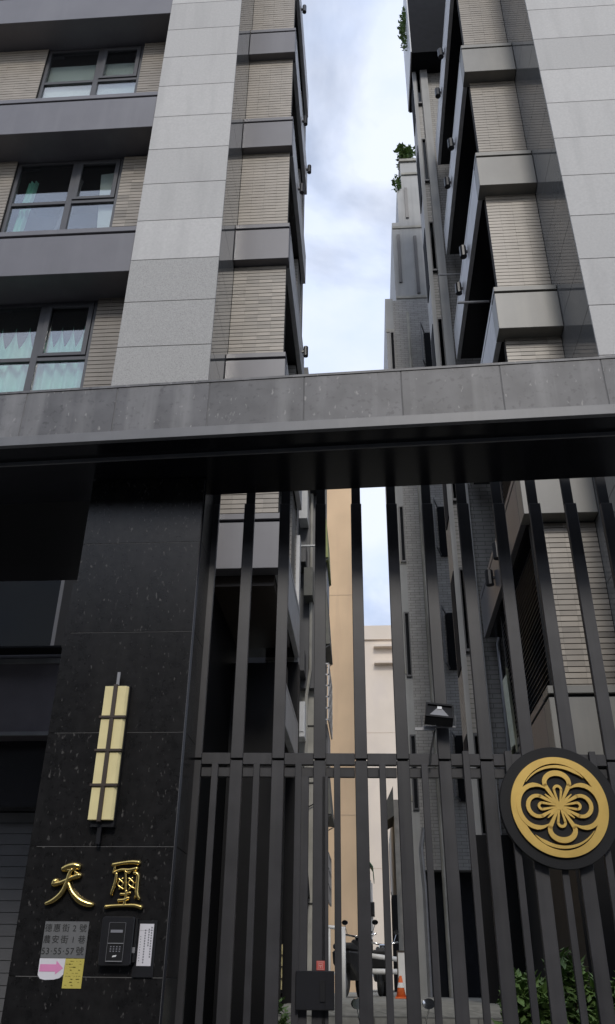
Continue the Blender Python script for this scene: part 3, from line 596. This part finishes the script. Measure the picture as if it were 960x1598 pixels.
for i in range(9):
    z = 1.617 - i * .0155
    for j in range(rnd2.randint(3, 7)):
        x = -1.808 + rnd2.uniform(0, .085); mb.box(x, x + rnd2.uniform(.004, .014), 5.4948, 5.4954, z - .004, z)
part('print', mb, 'yink', yn)
# intercom
ic = thing('intercom', 'black door intercom with small screen, right of the address plaque', 'intercom', (-1.51, 5.5, 1.72))
part('housing', MB().prism([(-1.605, 1.60), (-1.595, 1.592), (-1.42, 1.592), (-1.41, 1.60), (-1.41, 1.84), (-1.42, 1.852), (-1.595, 1.852), (-1.605, 1.84)], 'y', 5.44, 5.499), 'plastic', ic, bevel=.004)
part('side_cover', MB().box(-1.409, -1.395, 5.46, 5.499, 1.61, 1.845), 'post', ic, bevel=.003)
part('bezel', MB().box(-1.556, -1.460, 5.434, 5.439, 1.612, 1.818), 'post', ic, bevel=.001)
part('bezel_trim', MB().box(-1.558, -1.5565, 5.433, 5.438, 1.612, 1.818).box(-1.4595, -1.458, 5.433, 5.438, 1.612, 1.818).box(-1.5564, -1.4596, 5.433, 5.438, 1.8182, 1.8197), 'silver', ic)
part('display', MB().box(-1.545, -1.472, 5.432, 5.4335, 1.765, 1.780), 'greyink', ic)
part('divider', MB().box(-1.556, -1.460, 5.430, 5.4335, 1.706, 1.711), 'silver', ic)
part('chrome_foot', MB().box(-1.556, -1.460, 5.430, 5.4335, 1.6125, 1.618), 'silver', ic)
kb = MB().box(0, .008, 5.4315, 5.4335, 0, .006).mesh('key'); pieces('key', kb, 'greyink', ic, [(-1.538 + i * .018 - 0, 0, 1.664 + j * .012) for i in range(4) for j in range(3)])
part('card_reader', MB().prism([(-1.521, 1.636), (-1.498, 1.639), (-1.494, 1.648), (-1.517, 1.645)], 'y', 5.4315, 5.4335), 'white', ic)
part('speaker_slot', MB().box(-1.4115, -1.3945, 5.457, 5.4595, 1.66, 1.69), 'silver', ic)
nl = thing('notice_holder', 'black acrylic holder with a white printed list, right of the intercom', 'notice', (-1.34, 5.5, 1.68))
part('holder', MB().box(-1.408, -1.284, 5.488, 5.499, 1.535, 1.834), 'plastic', nl, bevel=.002)
part('list_paper', MB().box(-1.385, -1.300, 5.4855, 5.4875, 1.594, 1.816), 'paper', nl)
mb = MB()
for c, (x, n, z) in enumerate(((-1.376, 10, 1.75), (-1.352, 13, 1.785), (-1.33, 7, 1.79), (-1.315, 12, 1.80))):
    for i in range(n):
        s = .0045 if c == 0 else .0075; mb.box(x, x + s, 5.4849, 5.4854, z - i * .014 - s * 1.2, z - i * .014)
mb.box(-1.384, -1.301, 5.4849, 5.4854, 1.7795, 1.7805); part('print', mb, 'greyink', nl)

# wall lamps with cream panels
def wall_lamp(label, x0, x1, zb, zt, Yf, Yb, group=None, name='wall_lamp'):
    t = thing(name, label, 'lamp', ((x0 + x1) / 2, Yb, zb), group=group); xm = x0 + (x1 - x0) * .46; h = (zt - zb) / 4
    part('back_box', MB().box(x0 + .012, x1 + .004, Yf + .03, Yb - .001, zb - .03, zt + .005), 'plastic', t)
    for i in range(4):
        za, zc = zb + i * h + .008, zb + (i + 1) * h - .008
        part('lamp_panel', MB().prism([(x0, Yf), (xm - .014, Yf), (xm - .014, Yf + .028), (x0, Yf + .028)], 'z', za, zc), 'cream', t, bevel=.002)
        part('lamp_panel', MB().prism([(xm + .014, Yf), (x1 - .016, Yf), (x1, Yf + .016), (x1, Yf + .028), (xm + .014, Yf + .028)], 'z', za, zc), 'cream', t, bevel=.002)
        if i: part('cross_bar', MB().box(x0 - .012, x1 + .006, Yf - .012, Yf + .029, zb + i * h - .0075, zb + i * h + .0075), 'bronze', t)
    part('rod', MB().box(xm - .013, xm + .013, Yf - .01, Yf + .029, zb - .002, zt + .002), 'bronze', t)
    part('rod_tip', MB().box(xm - .010, xm + .010, Yf + .031, Yf + .041, zt + .006, zt + .10), 'silver', t)
    part('rod_foot', MB().box(xm - .013, xm + .013, Yf + .031, Yf + .05, zb - .13, zb - .031), 'plastic', t)
    return t
wall_lamp('slim cream panelled lamp on the black pillar above the gold characters', -1.772, -1.612, 2.39, 3.272, 5.42, 5.5)
wall_lamp('distant cream strip lamp in the dark porch, its panels reading as one thin line', -1.235, -1.165, 1.97, 2.45, 11.52, 11.6)
wall_lamp('short yellow lit lamp beside the lock box, deep in the alley', -1.40, -1.21, 1.45, 2.0, 12.64, 12.71)

# ------------------------------------------------------------------ steel gate
gt = thing('steel_gate', 'tall dark steel gate of vertical bars with a lower picket panel', 'gate', (-.3, 5.95, 0), R(2.5), local=True)
U = [-.91 + .2905 * i for i in range(13)]
for i, u in enumerate(U):
    w = .046 if i >= 7 else .043
    part('bar', MB().box(u - w, u + w, -.04, 0, 2.886, 4.945), 'steel', gt, bevel=.003)
    part('lower_bar', MB().box(u - w, u + w, -.04, 0, .1, 2.872), 'steel', gt, bevel=.003)
    part('post', MB().box(u - w + .008, u + w - .006, .001, .03, .1, 5.3), 'post', gt)
    if i < 12:
        v = u + .1445 if i != 3 else None
        part('top_rail', MB().box(u + w + .001, U[i + 1] - w - .001, -.03, .02, 2.846, 2.925), 'steel', gt, bevel=.002)
        part('second_rail', MB().box(u + w + .001, U[i + 1] - w - .001, -.005, .03, 2.767, 2.832), 'steel', gt, bevel=.002)
        if v: part('picket', MB().box(v - .022, v + .022, -.062, -.031, .1, 2.845 if i < 6 else 2.938), 'steel', gt, bevel=.002)
part('picket', MB().box(.061, .105, -.062, -.031, .1, 2.845), 'steel', gt, bevel=.002)
part('stile', MB().box(-.168, -.112, -.04, .03, .1, 2.765), 'steel', gt, bevel=.003); part('stile', MB().box(-.022, .022, -.04, .03, .1, 2.765), 'steel', gt, bevel=.003)
lk = part('lock_box', MB().box(-.180, .058, -.10, -.052, 1.375, 1.585), 'plastic', gt, bevel=.004)
part('keyhole_plate', MB().box(-.03, .0, -.108, -.1005, 1.42, 1.53), 'post', lk); part('lock_cover', MB().box(.006, .05, -.106, -.1005, 1.38, 1.58), 'plastic', lk)
sk = thing('red_sticker', 'small red square sticker with a pale mark on the gate above the lock box', 'sticker', (-.3 - .02, 5.95 - .056, 1.6))
part('paper', MB().box(-.35, -.298, 5.888, 5.892, 1.588, 1.640), 'red', sk)
part('print', MB().box(-.344, -.304, 5.8865, 5.8878, 1.633, 1.635).box(-.344, -.304, 5.8865, 5.8878, 1.593, 1.595).box(-.336, -.334, 5.8865, 5.8878, 1.6, 1.628).box(-.315, -.313, 5.8865, 5.8878, 1.6, 1.628).box(-.333, -.316, 5.8865, 5.8878, 1.612, 1.615).box(-.333, -.316, 5.8865, 5.8878, 1.624, 1.626).box(-.326, -.323, 5.8865, 5.8878, 1.6, 1.6115), 'pinkp', sk)

# floodlight on the gate rail
a25 = R(2.5)
def gp(u, y, z): return (-.3 + u * math.cos(a25) - y * math.sin(a25), 5.95 + u * math.sin(a25) + y * math.cos(a25), z)
FS = 1.3
fl = thing('floodlight', 'small black floodlight tilted above the gate rail', 'floodlight', gp(.80, -.12, 2.955), R(2.5), local=True); fl.scale = (FS, FS, FS)
tilt = Matrix.Rotation(R(-28), 4, 'X') @ Matrix.Rotation(R(8), 4, 'Y')
def tl(mb, dz=.17):
    mb.v = [tuple((tilt @ Vector(v)) + Vector((0.0, -.03, dz))) for v in mb.v]; return mb
part('housing', tl(MB().box(-.075, .075, -.01, .045, -.05, .05).box(-.05, .05, .045, .06, -.035, .035)), 'plastic', fl)
part('bezel', tl(MB().box(-.075, .075, -.022, -.0105, .038, .05).box(-.075, .075, -.022, -.0105, -.05, -.038).box(-.075, -.065, -.022, -.0105, -.0379, .0379).box(.065, .075, -.022, -.0105, -.0379, .0379)), 'post', fl)
part('reflector', tl(MB().prism([(-.052, -.032), (.052, -.032), (.012, .022), (-.012, .022)], 'y', -.014, -.0106)), 'silver', fl)
part('lamp_chip', tl(MB().box(-.012, .012, -.018, -.0142, .012, .03)), 'white', fl)
part('bracket', MB().tube([(-.09, .02, .17), (-.09, .03, .11), (.09, .03, .11), (.09, .02, .17)], .006, 6).box(-.13, -.02, .02, .03, .09, .105), 'silver', fl)
part('cable', MB().tube([(-.02, .03, .1), (-.05, .035, -.02), (-.055, .04, -.08)], .005, 6), 'rubber', fl)

# round gold emblem
em = thing('round_emblem', 'round black plaque with a gold flower motif fixed to the gate bars', 'emblem', gp(1.563, -.055, 2.564), R(2.5), local=True)
part('backing_disc', MB().prism([(.392 * math.cos(2 * math.pi * k / 72), .392 * math.sin(2 * math.pi * k / 72)) for k in range(72)], 'y', -.045, -.002), 'post', em, bevel=.003)
eps = [0]
def yy():
    eps[0] += 1; return (-.062 - eps[0] * .00022, -.046)
def petal(L0, L1, half, w, ang, n=40, tip=1.0):       # closed loop from radius L0 to L1
    pts = []
    for k in range(n):
        t = 2 * math.pi * k / n; u = (1 - math.cos(t)) / 2; x = math.sin(t) * half * (u ** .75) * tip * 1.25; z = L0 + (L1 - L0) * u
        c, s = math.cos(ang), math.sin(ang); pts.append((x * c - z * s, x * s + z * c))
    return pts
gm = MB(); ro = .321
a0 = [2 * math.pi * k / 96 for k in range(96)]; w0 = [.043 + .020 * abs(math.cos(a)) ** 1.5 for a in a0]
gm.ribbon([((ro - w / 2) * math.cos(a), (ro - w / 2) * math.sin(a)) for a, w in zip(a0, w0)], w0, *yy(), closed=True)
def loop(cx_, cz_, rx, rz, span, wmax, wside, tail, wt, rot):
    # a petal: an elliptical arc whose two ends run in to the flower's centre
    key = [(-tail[0], tail[1], wt)] + [(cx_ + rx * math.sin(R(-span + 2 * span * k / 28)), cz_ + rz * math.cos(R(-span + 2 * span * k / 28)), wside + (wmax - wside) * max(0, math.cos(R(-span + 2 * span * k / 28)))) for k in range(29)] + [(tail[0], tail[1], wt)]
    p, w = smoothpts([k[:2] for k in key], [k[2] for k in key], 3); c, sn = math.cos(rot), math.sin(rot)
    gm.ribbon([(x * c - z * sn, x * sn + z * c) for x, z in p], w, *yy())
for q in (0, 1):
    loop(0, .150, .082, .064, 112, .036, .029, (.014, .022), .012, math.pi * q)
    loop(0, .105, .024, .024, 105, .018, .016, (.004, .012), .010, math.pi * q)
    loop(0, .142, .066, .066, 115, .027, .022, (.012, .020), .012, math.pi * (q + .5))
    loop(0, .114, .021, .022, 105, .017, .015, (.004, .012), .010, math.pi * (q + .5))
    sgn = 1 - 2 * q
    pts = [(sgn * (.150 + .121 * math.cos(R(-122 + 244 * k / 40))), .136 * math.sin(R(-122 + 244 * k / 40))) for k in range(41)]
    gm.ribbon(pts, [.008 + .021 * min(1, min(k, 40 - k) / 6) for k in range(41)], *yy())
    pts = [(.2575 * math.cos(R(143 - 98 * k / 30) + math.pi * q), .2575 * math.sin(R(143 - 98 * k / 30) + math.pi * q)) for k in range(31)]
    gm.ribbon(pts, [.002 + .024 * (k / 30) ** .6 if k < 26 else .022 * (30 - k) / 5 + .002 for k in range(31)], *yy())
    for s2 in (1, -1): gm.ribbon([(s2 * .010, sgn * .008), (s2 * .052, sgn * .046), (s2 * .088, sgn * .076)], [.012, .017, .006], *yy())
gm.ring((0, 0), .0005, .026, *yy(), n=20)
part('gold_motif', gm, 'goldf', em)

# ------------------------------------------------------------------ planting behind the gate
labels = ['glossy green shrub at the gate foot right of the tower base', 'dense shrub below the left rim of the round emblem', 'bright lime leaved shrub under the round emblem', 'dark leafy shrub at the right edge under the emblem']
for i, (x, zt, m) in enumerate(((1.0, 1.62, 'leaf2'), (1.42, 1.72, 'leaf2'), (1.86, 1.74, 'leaf'), (2.3, 1.68, 'leaf2'))):
    shrub('hedge_shrub', labels[i], 'shrub', (x, 6.75, .5), (x, 6.75, zt - .33), (.32, .25, .42), 2600, .085, m, stems=6)
shrub('potted_plant', 'small dark plant low between the bars left of the lock box', 'plant', (-.72, 7.4, .5), (-.72, 7.4, 1.2), (.12, .12, .28), 170, .07, 'leaf2')

# ------------------------------------------------------------------ scooters and small things up the ramp
def scooter(label, loc, rz, m):
    t = thing('motor_scooter', label, 'scooter', loc, rz, group='scooters parked on the ramp', local=True)
    for x in (-.62, .62):
        w = MB(); w.tube([(x + .2 * math.cos(2 * math.pi * k / 20), 0, .25 + .2 * math.sin(2 * math.pi * k / 20)) for k in range(21)], .055, 8, cap=False); wh = part('wheel', w, 'rubber', t, smooth=True)
        part('rim', MB().ring((x, .25), .02, .15, -.02, .02, 20), 'silver', wh)
    part('body', MB().prism([(-.75, .5), (-.8, .72), (-.2, .72), (-.1, .42), (.3, .36), (.42, .95), (.52, .95), (.55, .5), (.4, .28), (-.2, .26), (-.4, .36)], 'y', -.17, .17), m, t, bevel=.03)
    part('seat', MB().prism([(-.8, .74), (-.82, .82), (-.5, .86), (-.2, .8), (-.15, .73)], 'y', -.15, .15), 'rubber', t, bevel=.02)
    part('front_fender', MB().ring((.62, .25), .27, .29, -.07, .07, 24), m, t)
    part('handlebar', MB().tube([(.36, -.34, 1.04), (.45, -.1, 1.0), (.45, .1, 1.0), (.36, .34, 1.04)], .018, 7), 'chrome', t, smooth=True)
    part('headlight', MB().box(.42, .56, -.1, .1, .88, 1.0), 'chrome', t, bevel=.02)
    for s in (-1, 1):
        part('mirror', MB().tube([(.42, s * .24, 1.03), (.46, s * .3, 1.2)], .007, 5).prism([(s * .3 + .06 * math.cos(k * math.pi / 6), 1.24 + .045 * math.sin(k * math.pi / 6)) for k in range(12)], 'x', .45, .475), 'chrome', t)
    part('crash_bar', MB().tube([(.3, .2, .3), (.5, .26, .45), (.6, .24, .7), (.5, .2, .88)], .014, 6), 'chrome', t, smooth=True)
    return t
scooter('dark scooter with chrome bars nearest behind the lock box', (-.1, 9.3, .13), R(-62), 'plastic')
scooter('grey scooter with chrome mirrors between the two bars right of the lock box', (.3, 9.7, .13), R(-100), 'greysheet')
scooter('black scooter standing far up the ramp by the white frame', (-.35, 17.4, 1.34), R(75), 'plastic')
scooter('dark scooter far up the ramp beside the orange cone', (.2, 20.6, 1.34), R(85), 'plastic')
rk = thing('white_metal_frame', 'tall white tubular metal frame standing up the ramp', 'frame', (-.55, 16.2, 1.33))
part('tube_frame', MB().tube([(-.86, 16.2, 1.33), (-.86, 16.2, 2.42)], .03, 8).tube([(-.5, 16.2, 1.33), (-.5, 16.2, 2.40)], .04, 8).tube([(-.88, 16.2, 2.42), (-.46, 16.2, 2.38)], .03, 8).tube([(-.74, 16.2, 1.33), (-.74, 16.2, 2.40)], .02, 8).tube([(-.86, 16.2, 1.7), (-.5, 16.2, 1.7)], .02, 8), 'white', rk, smooth=True)
hr = thing('white_barrier', 'low white two rail barrier behind the far scooters', 'barrier', (.1, 19.3, 1.34))
part('rails', MB().tube([(-.2, 19.3, 2.08), (.5, 19.3, 2.0)], .045, 8).tube([(-.2, 19.3, 1.78), (.6, 19.3, 1.78)], .05, 8), 'white', hr, smooth=True)
part('leg', MB().box(-.2, -.15, 19.3, 19.35, 1.34, 2.05).box(.5, .55, 19.3, 19.35, 1.34, 1.99), 'white', hr)
cn = thing('traffic_cone', 'orange and white traffic cone at the top of the ramp', 'traffic cone', (.47, 16.6, 1.34))
part('cone', MB().tube([(.47, 16.6, 1.365), (.47, 16.6, 1.68)], [.085, .02], 16), 'orangep', cn, smooth=True)
part('white_band', MB().tube([(.47, 16.6, 1.50), (.47, 16.6, 1.575)], [.062, .046], 16, cap=False), 'white', cn, smooth=True)
part('base', MB().box(.37, .57, 16.5, 16.7, 1.338, 1.365), 'orangep', cn)
sg = thing('white_sign', 'small white notice board leaning behind the orange cone', 'sign', (.55, 17.0, 1.34))
part('board', MB().box(.45, .63, 17.0, 17.03, 1.38, 2.05), 'white', sg); part('board_frame', MB().box(.43, .449, 16.99, 17.04, 1.34, 2.08).box(.631, .65, 16.99, 17.04, 1.34, 2.08).box(.449, .631, 16.99, 17.04, 2.052, 2.08), 'bronze', sg)
# laundry on the right-hand balcony
for i, (y, z0, z1, lab) in enumerate(((11.9, 4.35, 5.6, 'long pale cloth hanging under the right balcony'), (11.0, 5.3, 6.0, 'small pale cloth tip hanging by the louvres'))):
    mb = MB(); n = 14
    for k in range(n + 1):
        u = k / n; x = 2.06 + .03 * math.sin(u * 9); mb.v += [(x, y + u * .42, z0 + .15 * abs(math.sin(u * 5))), (x - .02, y + u * .42, z1 - .3 * u * (1 - i * .5)), (x + .02, y + u * .42, z0 + .15 * abs(math.sin(u * 5))), (x, y + u * .42, z1 - .3 * u * (1 - i * .5))]
    for k in range(n):
        b = 4 * k; mb.f += [(b, b + 4, b + 5, b + 1), (b + 2, b + 6, b + 7, b + 3)]
    single('laundry_cloth', mb, 'cloth', lab, 'laundry', (2.02, y, z0), smooth=True)

# building across the street behind the photographer (only seen as reflections)
ac = thing('apartment_building', 'grey building across the street behind the viewer', 'building', (0, -13, 0))
part('wall', MB().box(-70, 70, -26, -13, 0, 12.5), 'facade', ac)
mb = MB()
for i in range(18):
    for k in range(4): mb.box(-44 + i * 5, -41 + i * 5, -13.02, -12.98, 1.2 + k * 3.1, 2.9 + k * 3.1)
part('window_panes', mb, 'glass_d', ac)
